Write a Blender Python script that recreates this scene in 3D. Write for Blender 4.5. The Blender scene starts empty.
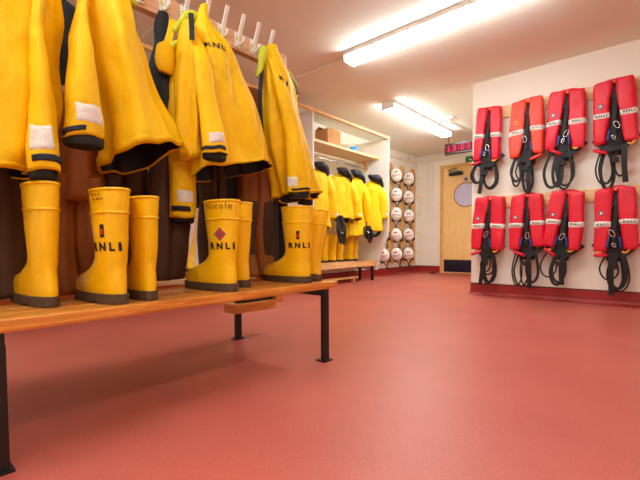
import bpy, bmesh, math, random
import numpy as np
from mathutils import Vector, Matrix, noise
from mathutils.bvhtree import BVHTree
random.seed(7)
PI = math.pi
sc = bpy.context.scene
col = sc.collection

# ------------------------------------------------------------------ colour + materials
def lin(c):
    return tuple(((v/255)/12.92 if v/255 <= .04045 else ((v/255+.055)/1.055)**2.4) for v in c)

def mat(name, rgb, rough=.6, var=.0, scale=6., bump=0., bscale=30., spec=.5, metal=0., dirt=None, dirt_amt=0., dscale=4., detail=4., stretch=None, trans=0., coat=0., sheen=0., bdist=.01, bwarp=0.):
    m = bpy.data.materials.new(name); m.use_nodes = True
    nt = m.node_tree; N = nt.nodes; Lk = nt.links
    b = N['Principled BSDF']
    b.inputs['Roughness'].default_value = rough
    b.inputs['Specular IOR Level'].default_value = spec
    b.inputs['Metallic'].default_value = metal
    if coat: b.inputs['Coat Weight'].default_value = coat
    if sheen: b.inputs['Sheen Weight'].default_value = sheen
    if trans: b.inputs['Transmission Weight'].default_value = trans
    c = lin(rgb)
    tc = N.new('ShaderNodeTexCoord'); src = tc.outputs['Object']
    if stretch:
        mp = N.new('ShaderNodeMapping'); mp.inputs['Scale'].default_value = stretch
        Lk.new(src, mp.inputs['Vector']); src = mp.outputs['Vector']
    nz = N.new('ShaderNodeTexNoise'); nz.inputs['Scale'].default_value = scale; nz.inputs['Detail'].default_value = detail
    Lk.new(src, nz.inputs['Vector'])
    cr = N.new('ShaderNodeValToRGB')
    e = cr.color_ramp.elements
    e[0].position = .3; e[1].position = .7
    e[0].color = (*[max(0, v*(1-var)) for v in c], 1); e[1].color = (*[min(1, v*(1+var)) for v in c], 1)
    Lk.new(nz.outputs['Fac'], cr.inputs['Fac'])
    out = cr.outputs['Color']
    if dirt:
        n2 = N.new('ShaderNodeTexNoise'); n2.inputs['Scale'].default_value = dscale; n2.inputs['Detail'].default_value = 6
        n2.inputs['Roughness'].default_value = .65
        Lk.new(tc.outputs['Object'], n2.inputs['Vector'])
        r2 = N.new('ShaderNodeValToRGB'); r2.color_ramp.elements[0].position = .52; r2.color_ramp.elements[1].position = .72
        r2.color_ramp.elements[0].color = (0, 0, 0, 1); r2.color_ramp.elements[1].color = (dirt_amt,)*3+(1,)
        Lk.new(n2.outputs['Fac'], r2.inputs['Fac'])
        mx = N.new('ShaderNodeMix'); mx.data_type = 'RGBA'
        Lk.new(r2.outputs['Color'], mx.inputs[0]); Lk.new(out, mx.inputs[6]); mx.inputs[7].default_value = (*lin(dirt), 1)
        out = mx.outputs[2]
    Lk.new(out, b.inputs['Base Color'])
    if bump:
        n3 = N.new('ShaderNodeTexNoise'); n3.inputs['Scale'].default_value = bscale; n3.inputs['Detail'].default_value = 4; n3.inputs['Distortion'].default_value = bwarp
        Lk.new(src, n3.inputs['Vector'])
        bp = N.new('ShaderNodeBump'); bp.inputs['Strength'].default_value = bump; bp.inputs['Distance'].default_value = bdist
        Lk.new(n3.outputs['Fac'], bp.inputs['Height']); Lk.new(bp.outputs['Normal'], b.inputs['Normal'])
    return m

def emis(name, rgb, strength):
    m = bpy.data.materials.new(name); m.use_nodes = True
    b = m.node_tree.nodes['Principled BSDF']
    b.inputs['Base Color'].default_value = (.02, .02, .02, 1); b.inputs['Specular IOR Level'].default_value = .1
    b.inputs['Emission Color'].default_value = (*lin(rgb), 1)
    b.inputs['Emission Strength'].default_value = strength
    return m

def wood(name, light, dark, sc_=(1, 1, 1), rough=.4, coat=0.):
    m = bpy.data.materials.new(name); m.use_nodes = True
    nt = m.node_tree; N = nt.nodes; Lk = nt.links; b = N['Principled BSDF']
    tc = N.new('ShaderNodeTexCoord'); mp = N.new('ShaderNodeMapping'); mp.inputs['Scale'].default_value = sc_
    Lk.new(tc.outputs['Object'], mp.inputs['Vector'])
    nz = N.new('ShaderNodeTexNoise'); nz.inputs['Scale'].default_value = 7; nz.inputs['Detail'].default_value = 7; nz.inputs['Distortion'].default_value = 1.2
    Lk.new(mp.outputs['Vector'], nz.inputs['Vector'])
    cr = N.new('ShaderNodeValToRGB'); e = cr.color_ramp.elements
    e[0].position = .35; e[1].position = .62; e[0].color = (*lin(dark), 1); e[1].color = (*lin(light), 1)
    Lk.new(nz.outputs['Fac'], cr.inputs['Fac'])
    # a few knots
    vo = N.new('ShaderNodeTexVoronoi'); vo.inputs['Scale'].default_value = 4.2
    mp2 = N.new('ShaderNodeMapping'); mp2.inputs['Scale'].default_value = tuple(max(.45, min(1.5, s*.35)) for s in sc_)
    Lk.new(tc.outputs['Object'], mp2.inputs['Vector']); Lk.new(mp2.outputs['Vector'], vo.inputs['Vector'])
    kr = N.new('ShaderNodeValToRGB'); kr.color_ramp.elements[0].position = .03; kr.color_ramp.elements[1].position = .09
    kr.color_ramp.elements[0].color = (.75, .75, .75, 1); kr.color_ramp.elements[1].color = (0, 0, 0, 1)
    Lk.new(vo.outputs['Distance'], kr.inputs['Fac'])
    mx = N.new('ShaderNodeMix'); mx.data_type = 'RGBA'; mx.inputs[7].default_value = (*[v*.55 for v in lin(dark)], 1)
    Lk.new(kr.outputs['Color'], mx.inputs[0]); Lk.new(cr.outputs['Color'], mx.inputs[6])
    Lk.new(mx.outputs[2], b.inputs['Base Color'])
    b.inputs['Roughness'].default_value = rough
    if coat: b.inputs['Coat Weight'].default_value = coat; b.inputs['Coat Roughness'].default_value = .15
    return m

def floor_mat():
    m = bpy.data.materials.new('red_safety_vinyl'); m.use_nodes = True
    nt = m.node_tree; N = nt.nodes; Lk = nt.links; b = N['Principled BSDF']
    tc = N.new('ShaderNodeTexCoord')
    big = N.new('ShaderNodeTexNoise'); big.inputs['Scale'].default_value = 1.6; big.inputs['Detail'].default_value = 5
    sp = N.new('ShaderNodeTexNoise'); sp.inputs['Scale'].default_value = 190; sp.inputs['Detail'].default_value = 2
    for n in (big, sp): Lk.new(tc.outputs['Object'], n.inputs['Vector'])
    c1 = N.new('ShaderNodeValToRGB'); e = c1.color_ramp.elements
    e[0].position = .3; e[1].position = .7; e[0].color = (*lin((180, 86, 74)), 1); e[1].color = (*lin((196, 100, 87)), 1)
    Lk.new(big.outputs['Fac'], c1.inputs['Fac'])
    c2 = N.new('ShaderNodeValToRGB'); e = c2.color_ramp.elements
    e[0].position = .62; e[1].position = .74; e[0].color = (0, 0, 0, 1); e[1].color = (.55, .55, .55, 1)
    Lk.new(sp.outputs['Fac'], c2.inputs['Fac'])
    mx = N.new('ShaderNodeMix'); mx.data_type = 'RGBA'; mx.inputs[7].default_value = (*lin((232, 176, 152)), 1)
    Lk.new(c2.outputs['Color'], mx.inputs[0]); Lk.new(c1.outputs['Color'], mx.inputs[6])
    Lk.new(mx.outputs[2], b.inputs['Base Color'])
    b.inputs['Roughness'].default_value = .42; b.inputs['Specular IOR Level'].default_value = .4
    bp = N.new('ShaderNodeBump'); bp.inputs['Strength'].default_value = .12; bp.inputs['Distance'].default_value = .004
    Lk.new(sp.outputs['Fac'], bp.inputs['Height']); Lk.new(bp.outputs['Normal'], b.inputs['Normal'])
    return m

M = dict(
    floor=floor_mat(),
    cove=mat('red_cove_skirting', (158, 40, 36), .4, .06, 3),
    cove_trim=mat('dark_cap_strip', (50, 16, 16), .5),
    wall=mat('cream_wall_paint', (245, 239, 225), .7, .02, 3, .05, 120),
    ceiling=mat('ceiling_paint', (238, 238, 224), .75, .02, 2, .05, 60),
    trim=mat('white_plastic_trim', (240, 230, 218), .5),
    white_board=mat('white_melamine', (244, 238, 230), .45, .02, 4),
    pine=wood('varnished_pine', (234, 158, 66), (204, 118, 38), (9, .7, 9), .3, .3),
    pale_pine_y=wood('pale_pine_along', (240, 200, 140), (222, 168, 102), (9, .7, 9), .45),
    pale_pine_x=wood('pale_pine_across', (246, 214, 160), (232, 186, 126), (.7, 9, 9), .5),
    pale_pine_z=wood('pale_pine_upright', (240, 190, 118), (222, 160, 88), (9, 9, .7), .5),
    beam=wood('rail_timber', (238, 196, 160), (214, 160, 120), (9, .7, 9), .5),
    door=wood('ash_veneer', (250, 210, 142), (242, 198, 124), (5, 5, .5), .45),
    door_frame=wood('oak_frame', (238, 184, 108), (220, 160, 84), (9, 9, .6), .45),
    steel=mat('black_painted_steel', (22, 20, 20), .4, .1, 20),
    yellow=mat('yellow_oilskin', (255, 203, 2), .6, .04, 5, .4, 7, .3, dirt=(186, 140, 24), dirt_amt=.5, dscale=6, bdist=.03, bwarp=.5),
    yellow_clean=mat('yellow_oilskin_far', (254, 204, 8), .6, .06, 5, .5, 9, .3, bdist=.03, bwarp=.5),
    orange_lining=mat('orange_fabric', (238, 128, 8), .6, .08, 8, .2, 20),
    wader=mat('amber_wader_cloth', (150, 80, 14), .6, .1, 6, .3, 12, dirt=(110, 60, 14), dirt_amt=.7, dscale=5),
    olive=mat('drab_brown_cloth', (74, 44, 20), .7, .1, 6, .3, 12),
    navy=mat('navy_cloth', (22, 25, 42), .7, .12, 12, .3, 40),
    black_cloth=mat('black_neoprene', (17, 17, 22), .65, .1, 12),
    lime=mat('lime_high_visibility_cloth', (205, 215, 40), .6, .06, 10, .2, 30),
    reflective=mat('silver_reflective_tape', (236, 230, 222), .38, .08, 40, .4, 90),
    rubber=mat('yellow_rubber', (253, 199, 6), .34, .03, 5, .06, 12, dirt=(150, 92, 10), dirt_amt=.4, dscale=9),
    sole=mat('grey_brown_sole', (84, 62, 44), .75, .18, 30, .5, 60),
    boot_inside=mat('boot_lining', (70, 52, 30), .9),
    ink=mat('black_print', (18, 16, 14), .5),
    faint_ink=mat('faded_marker', (150, 96, 12), .5),
    emblem_red=mat('emblem_red', (200, 40, 30), .5),
    emblem_blue=mat('emblem_blue', (30, 40, 90), .5),
    emblem_grey=mat('emblem_grey', (96, 104, 128), .5),
    emblem_gold=mat('emblem_gold', (232, 160, 20), .5),
    red_cloth=mat('red_nylon', (226, 26, 54), .5, .07, 7, .25, 14),
    orange_cloth=mat('faded_orange_red_nylon', (248, 78, 58), .55, .06, 7, .25, 14),
    webbing=mat('black_webbing', (20, 18, 20), .6, .15, 60, .3, 200),
    clip_blue=mat('blue_clip', (40, 84, 170), .4),
    tab_orange=mat('amber_tab', (246, 160, 20), .5),
    metal=mat('bright_steel', (200, 200, 205), .25, metal=1.),
    white_strip=mat('white_reflective_band', (236, 228, 220), .4, .03, 30),
    helmet=mat('white_helmet_shell', (250, 246, 240), .3, .02, 4),
    helmet_dark=mat('helmet_trim', (34, 30, 30), .6),
    helmet_print=mat('helmet_print', (176, 84, 78), .6),
    card=mat('brown_cardboard', (205, 150, 92), .85, .06, 8),
    blue_plastic=mat('blue_plastic', (44, 150, 214), .4),
    brown_item=mat('brown_leather', (150, 96, 40), .6),
    peg_plastic=mat('white_peg_plastic', (244, 240, 234), .35),
    peg_tag=mat('yellow_green_tag', (206, 190, 70), .6),
    kick=mat('navy_kick_plate', (16, 20, 46), .35),
    glass=mat('frosted_pane', (206, 202, 232), .25),
    grey_trim=mat('grey_brown_ring', (176, 126, 96), .5),
    sign_green=mat('sign_green', (16, 128, 66), .5),
    sign_white=mat('sign_white', (240, 245, 240), .5),
    sign_blue=mat('sign_blue', (44, 116, 190), .5),
    dark_case=mat('dark_display_case', (40, 16, 20), .35),
    screen=mat('dark_red_screen', (84, 4, 24), .6, 0, 6, 0, 30, .1),
    led=emis('led_pink', (255, 22, 92), .85),
    fill_tube=emis('added_fill_diffuser', (242, 246, 242), 26),  # dimmer glow for the added fill light beside the camera
    tube=emis('lit_diffuser', (236, 245, 243), 39),
    fitting=mat('white_light_body', (235, 228, 220), .4),
)

# ------------------------------------------------------------------ mesh helpers
class MB:
    def __init__(s): s.v = []; s.f = []
    def add(s, vs, fs):
        o = len(s.v); s.v += [tuple(p) for p in vs]; s.f += [tuple(i+o for i in f) for f in fs]; return s
    def box(s, x0, x1, y0, y1, z0, z1):
        vs = [(x, y, z) for z in (z0, z1) for y in (y0, y1) for x in (x0, x1)]
        return s.add(vs, [(0, 2, 3, 1), (4, 5, 7, 6), (0, 1, 5, 4), (2, 6, 7, 3), (0, 4, 6, 2), (1, 3, 7, 5)])
    def prism(s, poly, axis, a, b):
        # poly: 2D points; extruded along axis between a and b
        def P(u, v, w): return {'x': (w, u, v), 'y': (u, w, v), 'z': (u, v, w)}[axis]
        n = len(poly); vs = [P(u, v, a) for u, v in poly]+[P(u, v, b) for u, v in poly]
        fs = [tuple(range(n))[::-1], tuple(range(n, 2*n))]+[(i, (i+1) % n, n+(i+1) % n, n+i) for i in range(n)]
        return s.add(vs, fs)
    def tube(s, path, r, n=10, caps=True):
        path = [Vector(p) for p in path]; k = len(path); vs = []; fs = []
        rr = r if isinstance(r, (list, tuple)) else [r]*k
        up = None
        for i in range(k):
            t = (path[min(i+1, k-1)]-path[max(i-1, 0)]).normalized()
            if up is None: up = Vector((0, 0, 1)) if abs(t.z) < .9 else Vector((1, 0, 0))
            u = t.cross(up).normalized(); up = u.cross(t).normalized()
            for j in range(n):
                a = 2*PI*j/n; vs.append(path[i]+(u*math.cos(a)+up*math.sin(a))*rr[i])
        for i in range(k-1):
            for j in range(n): fs.append((i*n+j, i*n+(j+1) % n, (i+1)*n+(j+1) % n, (i+1)*n+j))
        if caps: fs += [tuple(range(n))[::-1], tuple(range((k-1)*n, k*n))]
        return s.add(vs, fs)
    def ribbon(s, path, w, nrm, t=.003):
        path = [Vector(p) for p in path]; k = len(path); nrm = Vector(nrm).normalized(); vs = []; fs = []
        for i in range(k):
            tg = (path[min(i+1, k-1)]-path[max(i-1, 0)]).normalized()
            sd = tg.cross(nrm)
            sd = sd.normalized() if sd.length > 1e-4 else Vector((1, 0, 0))
            nn = sd.cross(tg).normalized()
            for a, b in ((-1, -1), (1, -1), (1, 1), (-1, 1)): vs.append(path[i]+sd*(a*w/2)+nn*(b*t/2))
        for i in range(k-1):
            for j in range(4): fs.append((i*4+j, i*4+(j+1) % 4, (i+1)*4+(j+1) % 4, (i+1)*4+j))
        fs += [(3, 2, 1, 0), tuple(range((k-1)*4, k*4))]
        return s.add(vs, fs)
    def disc(s, c, r, axis, d, n=20, ry=None):
        ry = ry or r; pts = [(c[{'x': 1, 'y': 0, 'z': 0}[axis]]+r*math.cos(2*PI*i/n), c[{'x': 2, 'y': 2, 'z': 1}[axis]]+ry*math.sin(2*PI*i/n)) for i in range(n)]
        k = 'xyz'.index(axis); return s.prism(pts, axis, c[k], c[k]+d)
    def bvh(s): return BVHTree.FromPolygons([Vector(v) for v in s.v], s.f)
    def build(s, name, m, parent=None, smooth=False, bevel=0., angle=None, inset=False):
        o0 = Vector((0, 0, 0))
        p = parent
        while p is not None: o0 += p.location; p = p.parent
        me = bpy.data.meshes.new(name)
        me.from_pydata([tuple(Vector(v)-o0) for v in s.v], [], s.f)
        bm = bmesh.new(); bm.from_mesh(me); bmesh.ops.recalc_face_normals(bm, faces=bm.faces); bm.to_mesh(me); bm.free()
        if smooth:
            me.polygons.foreach_set('use_smooth', [True]*len(me.polygons))
        if isinstance(m, str): m = M[m]
        me.materials.append(m)
        o = bpy.data.objects.new(name, me); col.objects.link(o)
        if parent: o.parent = parent
        if bevel:
            md = o.modifiers.new('bevel', 'BEVEL'); md.width = bevel; md.segments = 2; md.limit_method = 'ANGLE'; md.angle_limit = .7
        return o

def smooth_path(pts, n=8):
    pts = [Vector(p) for p in pts]; out = []
    for i in range(len(pts)-1):
        p0, p1, p2, p3 = pts[max(i-1, 0)], pts[i], pts[i+1], pts[min(i+2, len(pts)-1)]
        for j in range(n):
            t = j/n
            out.append(.5*((2*p1)+(p2-p0)*t+(2*p0-5*p1+4*p2-p3)*t*t+(3*p1-p0-3*p2+p3)*t**3))
    return out+[pts[-1]]

def thing(name, label, cat, loc=(0, 0, 0), group=None):
    o = bpy.data.objects.new(name, None); col.objects.link(o); o.location = loc; o.empty_display_size = .05
    o['label'] = label; o['category'] = cat
    if group: o['group'] = group
    return o
def tag(o, label, cat, group=None):
    o['label'] = label; o['category'] = cat
    if group: o['group'] = group
    return o
def struct(o): o['kind'] = 'structure'; return o
def copy_tree(o, parent=None):
    c = o.copy(); col.objects.link(c)
    if parent: c.parent = parent
    for ch in list(o.children): copy_tree(ch, c)
    return c

class Loft:
    """rings stacked down a garment / boot / pad: each key is a dict in world axes"""
    F = ('cx', 'cy', 'cz', 'a', 'b', 'n', 'su', 'sv', 'fold')
    def __init__(s, keys, fn=5, ph=0., wr=0., wf=8., seed=0, ang=PI/2):
        s.k = np.array([[k.get(f, {'n': 2., 'su': 0, 'sv': 0, 'fold': 0}.get(f, 0)) for f in s.F] for k in keys], float)
        s.T = np.linspace(0, 1, len(keys)); s.fn = fn; s.ph = ph; s.wr = wr; s.wf = wf; s.seed = seed; s.ang = ang
        s.u = Vector((math.cos(ang), math.sin(ang), 0)); s.w = Vector((-math.sin(ang), math.cos(ang), 0))
    def key(s, t):
        K = s.k; n = len(K); x = min(max(t, 0), 1)*(n-1); i = min(int(x), n-2); f = x-i
        p0, p1, p2, p3 = K[max(i-1, 0)], K[i], K[i+1], K[min(i+2, n-1)]
        m1 = (p2-p0)/2 if i > 0 else p2-p1
        m2 = (p3-p1)/2 if i < n-2 else p2-p1
        return (2*f**3-3*f*f+1)*p1+(f**3-2*f*f+f)*m1+(-2*f**3+3*f*f)*p2+(f**3-f*f)*m2
    def P(s, t, th, off=0.):
        cx, cy, cz, a, b, n, su, sv, fold = s.key(t)
        a = max(a, .002); b = max(b, .002)
        c, d = math.cos(th), math.sin(th); e = 2/max(n, .5)
        x = a*math.copysign(abs(c)**e, c); y = b*math.copysign(abs(d)**e, d)
        k = 1+fold*(math.sin(s.fn*th+s.ph+1.7*math.sin(2.3*t+s.seed))+.5*math.sin((2*s.fn+1)*th+2*s.ph+2.1*t))
        x *= k; y *= k
        if off:
            l = math.hypot(x/a/a, y/b/b) or 1
            x += off*(x/a/a)/l; y += off*(y/b/b)/l
        p = Vector((cx, cy, cz+su*x+sv*y))+s.u*x+s.w*y
        if s.wr:
            q = Vector((p.x*s.wf, p.y*s.wf, p.z*s.wf*.55))+Vector((s.seed*3.1, s.seed*1.7, 0))
            g = min(1, t*5+.2)
            p = p+noise.noise_vector(q)*s.wr*g+noise.noise_vector(q*2.7+Vector((5, 1, 3)))*s.wr*.42*g
        return p
    def mb(s, nt=30, nth=48, t0=0., t1=1., off=0., cap0=True, cap1=False, lip=0.):
        m = MB(); vs = []; fs = []
        for i in range(nt+1):
            t = t0+(t1-t0)*i/nt
            for j in range(nth): vs.append(s.P(t, 2*PI*j/nth, off))
        rows = nt+1
        if lip:
            for j in range(nth): vs.append(s.P(t1-.012, 2*PI*j/nth, off-lip))
            rows += 1
        for i in range(rows-1):
            for j in range(nth): fs.append((i*nth+j, i*nth+(j+1) % nth, (i+1)*nth+(j+1) % nth, (i+1)*nth+j))
        if cap0: fs.append(tuple(range(nth))[::-1])
        if cap1: fs.append(tuple(range((rows-1)*nth, rows*nth)))
        return m.add(vs, fs)
    def patch(s, t0, t1, a0, a1, off=.0025, nt=8, na=12):
        m = MB(); vs = []; fs = []
        for i in range(nt+1):
            for j in range(na+1):
                edge = i in (0, nt) or j in (0, na)
                vs.append(s.P(t0+(t1-t0)*i/nt, a0+(a1-a0)*j/na, -.001 if edge else off))
        # push the rim down but keep its outline: double rows at the rim
        for i in range(nt):
            for j in range(na):
                o = i*(na+1)+j; fs.append((o, o+1, o+na+2, o+na+1))
        return m.add(vs, fs)

def ringband(L, t0, t1, off, n=40):
    vs = []; fs = []
    for i, (t, o) in enumerate(((t0, -.001), (t0+.003, off), (t1-.003, off), (t1, -.001))):
        for j in range(n): vs.append(L.P(t, 2*PI*j/n, o))
    for i in range(3):
        for j in range(n): fs.append((i*n+j, i*n+(j+1) % n, (i+1)*n+(j+1) % n, (i+1)*n+j))
    return vs, fs

def text_mesh(s, size, bold=0., space=1.25):
    cu = bpy.data.curves.new('t', 'FONT'); cu.body = s; cu.size = size; cu.align_x = 'CENTER'; cu.align_y = 'CENTER'; cu.offset = bold; cu.resolution_u = 3; cu.space_character = space
    ob = bpy.data.objects.new('t', cu); col.objects.link(ob)
    dg = bpy.context.evaluated_depsgraph_get(); dg.update()
    me = bpy.data.meshes.new_from_object(ob.evaluated_get(dg))
    bm = bmesh.new(); bm.from_mesh(me)
    bmesh.ops.triangulate(bm, faces=bm.faces)
    vs = [v.co.copy() for v in bm.verts]; fs = [tuple(v.index for v in f.verts) for f in bm.faces]
    bm.free(); bpy.data.objects.remove(ob); bpy.data.curves.remove(cu); bpy.data.meshes.remove(me)
    return vs, fs

def project(vs, c, right, up, bvh, off=.002):
    c, right, up = Vector(c), Vector(right).normalized(), Vector(up).normalized(); nrm = right.cross(up).normalized(); out = []; last = 0.
    for v in vs:
        p = c+right*v[0]+up*v[1]
        if bvh:
            h = bvh.ray_cast(p+nrm*.15, -nrm, .4)
            if h[0] is not None: last = (h[0]-p).dot(nrm)
            p = p+nrm*(last+off)
        else: p = p+nrm*off
        out.append(p)
    return out
def letters(s, size, c, right, up, bvh, m, parent, name='lettering', bold=.0, off=.002, spread=1., space=1.25):
    vs, fs = text_mesh(s, size, bold, space)
    vs = [(v[0]*spread, v[1], 0) for v in vs]
    mb = MB(); mb.add(project(vs, c, right, up, bvh, off), fs); return mb.build(name, m, parent)
def decal(poly, c, right, up, bvh, m, parent, name='emblem', off=.0022):
    n = len(poly); cx = sum(p[0] for p in poly)/n; cy = sum(p[1] for p in poly)/n
    vs = [(cx, cy)]+list(poly); fs = [(0, 1+i, 1+(i+1) % n) for i in range(n)]
    mb = MB(); mb.add(project(vs, c, right, up, bvh, off), fs); return mb.build(name, m, parent)
def circ(r, n=20, rx=1., ry=1.): return [(r*rx*math.cos(2*PI*i/n), r*ry*math.sin(2*PI*i/n)) for i in range(n)]

# ------------------------------------------------------------------ the room
H = 2.38; XL = -3.92; YD = 7.5; YR = 4.53; XC = -1.675; XE = 2.2; YF = -1.9
struct(MB().box(XL-.1, XE+.1, YF-.1, YD+.1, -.1, 0).build('floor', 'floor'))
struct(MB().box(XL-.1, XE+.1, YF-.1, YD+.1, H, H+.1).build('ceiling', 'ceiling'))
struct(MB().box(XL-.12, XL, YF-.1, YD+.1, 0, H).build('wall_left', 'wall'))
struct(MB().box(XC, XE+.1, YR, YD+.1, 0, H).build('wall_right', 'wall'))
struct(MB().box(XE, XE+.12, YF-.1, YR, 0, H).build('wall_east', 'wall'))
struct(MB().box(XL, XE, YF-.12, YF, 0, H).build('wall_front', 'wall'))
DX0, DX1, DZ = -3.335, -2.36, 2.06        # door leaf opening
wb = MB(); wb.box(XL, DX0-.06, YD, YD+.12, 0, H); wb.box(DX0-.06, DX1+.06, YD, YD+.12, DZ+.06, H); wb.box(DX1+.06, XC, YD, YD+.12, 0, H)
struct(wb.build('wall_back', 'wall'))
def cove(name, pts):     # skirting in red vinyl with a coved foot and dark cap strip; pts: (x0,y0,x1,y1, nx,ny)
    for x0, y0, x1, y1, nx, ny in pts:
        prof = [(0, .128), (.006, .128), (.007, .04), (.012, .022), (.024, .009), (.04, .003), (.045, .0005), (0, .0005)]
        b = MB(); vs = []
        for (x, y) in ((x0, y0), (x1, y1)): vs += [(x+nx*d, y+ny*d, z) for d, z in prof]
        n = len(prof); b.add(vs, [tuple(range(n)), tuple(range(n, 2*n))]+[(i, (i+1) % n, n+(i+1) % n, n+i) for i in range(n)])
        o = struct(b.build(name, 'cove'))
        c = MB(); e = .008
        c.box(min(x0, x1)-(e if nx < 0 else 0) if nx else min(x0, x1), max(x0, x1)+(e if nx > 0 else 0) if nx else max(x0, x1),
              min(y0, y1)-(e if ny < 0 else 0) if ny else min(y0, y1), max(y0, y1)+(e if ny > 0 else 0) if ny else max(y0, y1), .128, .137)
        c.build('cap_strip', 'cove_trim', o)
cove('baseboard_right', [(XC, YR, XE, YR, 0, -1)])
cove('baseboard_corner', [(XC, YR, XC, YD, -1, 0)])
cove('baseboard_left', [(XL, YF, XL, YD, 1, 0)])
cove('baseboard_back', [(XL, YD, DX0-.06, YD, 0, -1), (DX1+.06, YD, XC, YD, 0, -1)])

# door
dr = struct(MB().box(DX0, DX1, YD-.01, YD+.035, .006, DZ).build('door_1', 'door', bevel=.003))
fr = MB(); fr.box(DX0-.06, DX0, YD-.025, YD+.06, 0, DZ+.06); fr.box(DX1, DX1+.06, YD-.025, YD+.06, 0, DZ+.06); fr.box(DX0, DX1, YD-.025, YD+.06, DZ, DZ+.06)
fr.build('door_frame', 'door_frame', dr, bevel=.004)
wc = (-2.885, YD-.012, 1.52)
ring = MB(); ring.tube([(wc[0]+.228*math.cos(a), wc[1], wc[2]+.228*math.sin(a)) for a in np.linspace(0, 2*PI, 49)], .012, 8, False)
ring.build('window_ring', 'grey_trim', dr, True)
MB().disc((wc[0], wc[1]+.002, wc[2]), .226, 'y', -.004, 48).build('window_pane', 'glass', dr)
MB().box(DX0+.02, DX1-.02, YD-.0135, YD-.009, .03, .27).build('kick_plate', 'kick', dr)
b = MB(); b.box(DX0+.13, DX0+.40, YD-.07, YD-.011, 1.9, 1.96)
b.build('door_closer', 'steel', dr, bevel=.006)
b = MB(); b.ribbon([(DX0+.36, YD-.05, 1.965), (DX0+.14, YD-.11, 1.985)], .03, (0, 0, 1), .012); b.ribbon([(DX0+.14, YD-.11, 1.99), (DX0+.28, YD-.02, 2.045)], .025, (0, 0, 1), .012)
b.build('closer_arm', 'steel', dr)
MB().disc((wc[0], YD-.0135, 1.81), .035, 'y', .003, 20).build('blue_disc_sign', 'sign_blue', dr)
MB().tube([(DX1-.06, YD-.011, 1.0), (DX1-.06, YD-.06, 1.0), (DX1-.18, YD-.06, 1.0)], .01).build('door_handle', 'metal', dr, True)

# green exit sign above the door
ex = thing('exit_sign', 'small green exit sign on the wall above the door beside the corner', 'sign', (-2.75, YD-.002, 2.16))
MB().box(-2.9, -2.5, YD-.006, YD-.001, 2.105, 2.235).build('sign_panel', 'sign_green', ex)
letters('EXIT', .085, (-2.62, YD-.006, 2.17), (1, 0, 0), (0, 0, 1), None, 'sign_white', ex, bold=.002, off=.001)
b = MB(); b.tube([(-2.82, YD-.0075, 2.17), (-2.77, YD-.0075, 2.17)], .012, 8); b.add([(-2.775, YD-.0075, 2.135), (-2.775, YD-.0075, 2.205), (-2.735, YD-.0075, 2.17)], [(0, 1, 2)])
b.build('arrow', 'sign_white', ex)

# red LED clock sign hung from the ceiling in front of the door
led = thing('led_clock', 'dark red LED clock display with pink digits hung above the door', 'clock', (-2.55, 6.35, 2.2))
def led_sign():
    x0, x1, y, z0, z1 = -2.79, -2.05, 6.3, 2.05, 2.225
    o = led; o.location = ((x0+x1)/2, y, z0)
    MB().box(x0, x1, y, y+.07, z0, z1).build('case', 'dark_case', o, bevel=.006)
    MB().box(x0+.025, x1-.025, y-.002, y+.002, z0+.025, z1-.03).build('screen', 'screen', o)
    font = {'1': ('010', '110', '010', '010', '111'), '3': ('111', '001', '111', '001', '111'), '0': ('111', '101', '101', '101', '111'), '4': ('101', '101', '111', '001', '001'), '9': ('111', '101', '111', '001', '111'), ':': ('0', '1', '0', '1', '0')}
    x = x0+.045; px = .0205
    for ch in '13:03:49':
        g = font[ch]; b = MB()
        for r, row in enumerate(g):
            for c, bit in enumerate(row):
                if bit == '1':
                    b.box(x+c*px, x+c*px+px*.92, y-.005, y-.001, z1-.037-(r+1)*px*.9, z1-.037-r*px*.9-.001)
        x += (len(g[0])+1)*px*1.12
        b.build('digit' if ch != ':' else 'colon', 'led', o)
    b = MB(); b.tube([(x0+.06, y+.035, z1), (x0+.06, y+.035, H)], .006); b.tube([(x1-.06, y+.035, z1), (x1-.06, y+.035, H)], .006); b.build('hanger', 'steel', o)
led_sign()

# cable trunking, switches
tr = MB(); tr.box(XL+.001, XL+.03, 5.36, YD-.001, 2.225, 2.255)
tag(tr.build('cable_trunking', 'trim'), 'thin white cable trunking along the left wall above the helmets', 'trunking')
tr = MB(); tr.box(XL+.031, XC-.001, YD-.035, YD-.001, 2.235, 2.275)
tag(tr.build('cable_trunking', 'trim'), 'white cable trunking across the wall above the door', 'trunking')
for k, x in enumerate((-3.66, -3.56)):
    tr = MB(); tr.box(x-.009, x+.009, YD-.018, YD-.001, 1.35, 2.234)
    tag(tr.build('conduit', 'trim'), ('left' if k == 0 else 'right')+' of two thin white conduits dropping to the switches beside the door', 'conduit')
    sw = thing('light_switch', ('left' if k == 0 else 'right')+' of two white switch plates on the wall beside the door', 'switch', (x, YD-.001, 1.27))
    MB().box(x-.045, x+.045, YD-.018, YD-.001, 1.26, 1.349).build('plate', 'trim', sw, bevel=.004)
    MB().box(x-.012, x+.012, YD-.023, YD-.017, 1.285, 1.325).build('rocker', 'white_board', sw)
tag(MB().disc((XL+.001, 7.15, 2.30), .045, 'x', .03, 20).build('junction_box', 'trim'), 'small round white junction box high on the left wall near the corner', 'junction box')
ds = MB(); ds.disc((-3.45, 7.26, 0), .035, 'z', .03, 16); ds.disc((-3.45, 7.26, .03), .026, 'z', .012, 16)
tag(ds.build('door_stop', 'steel'), 'small black round door stop on the red floor by the door', 'door stop')

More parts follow.
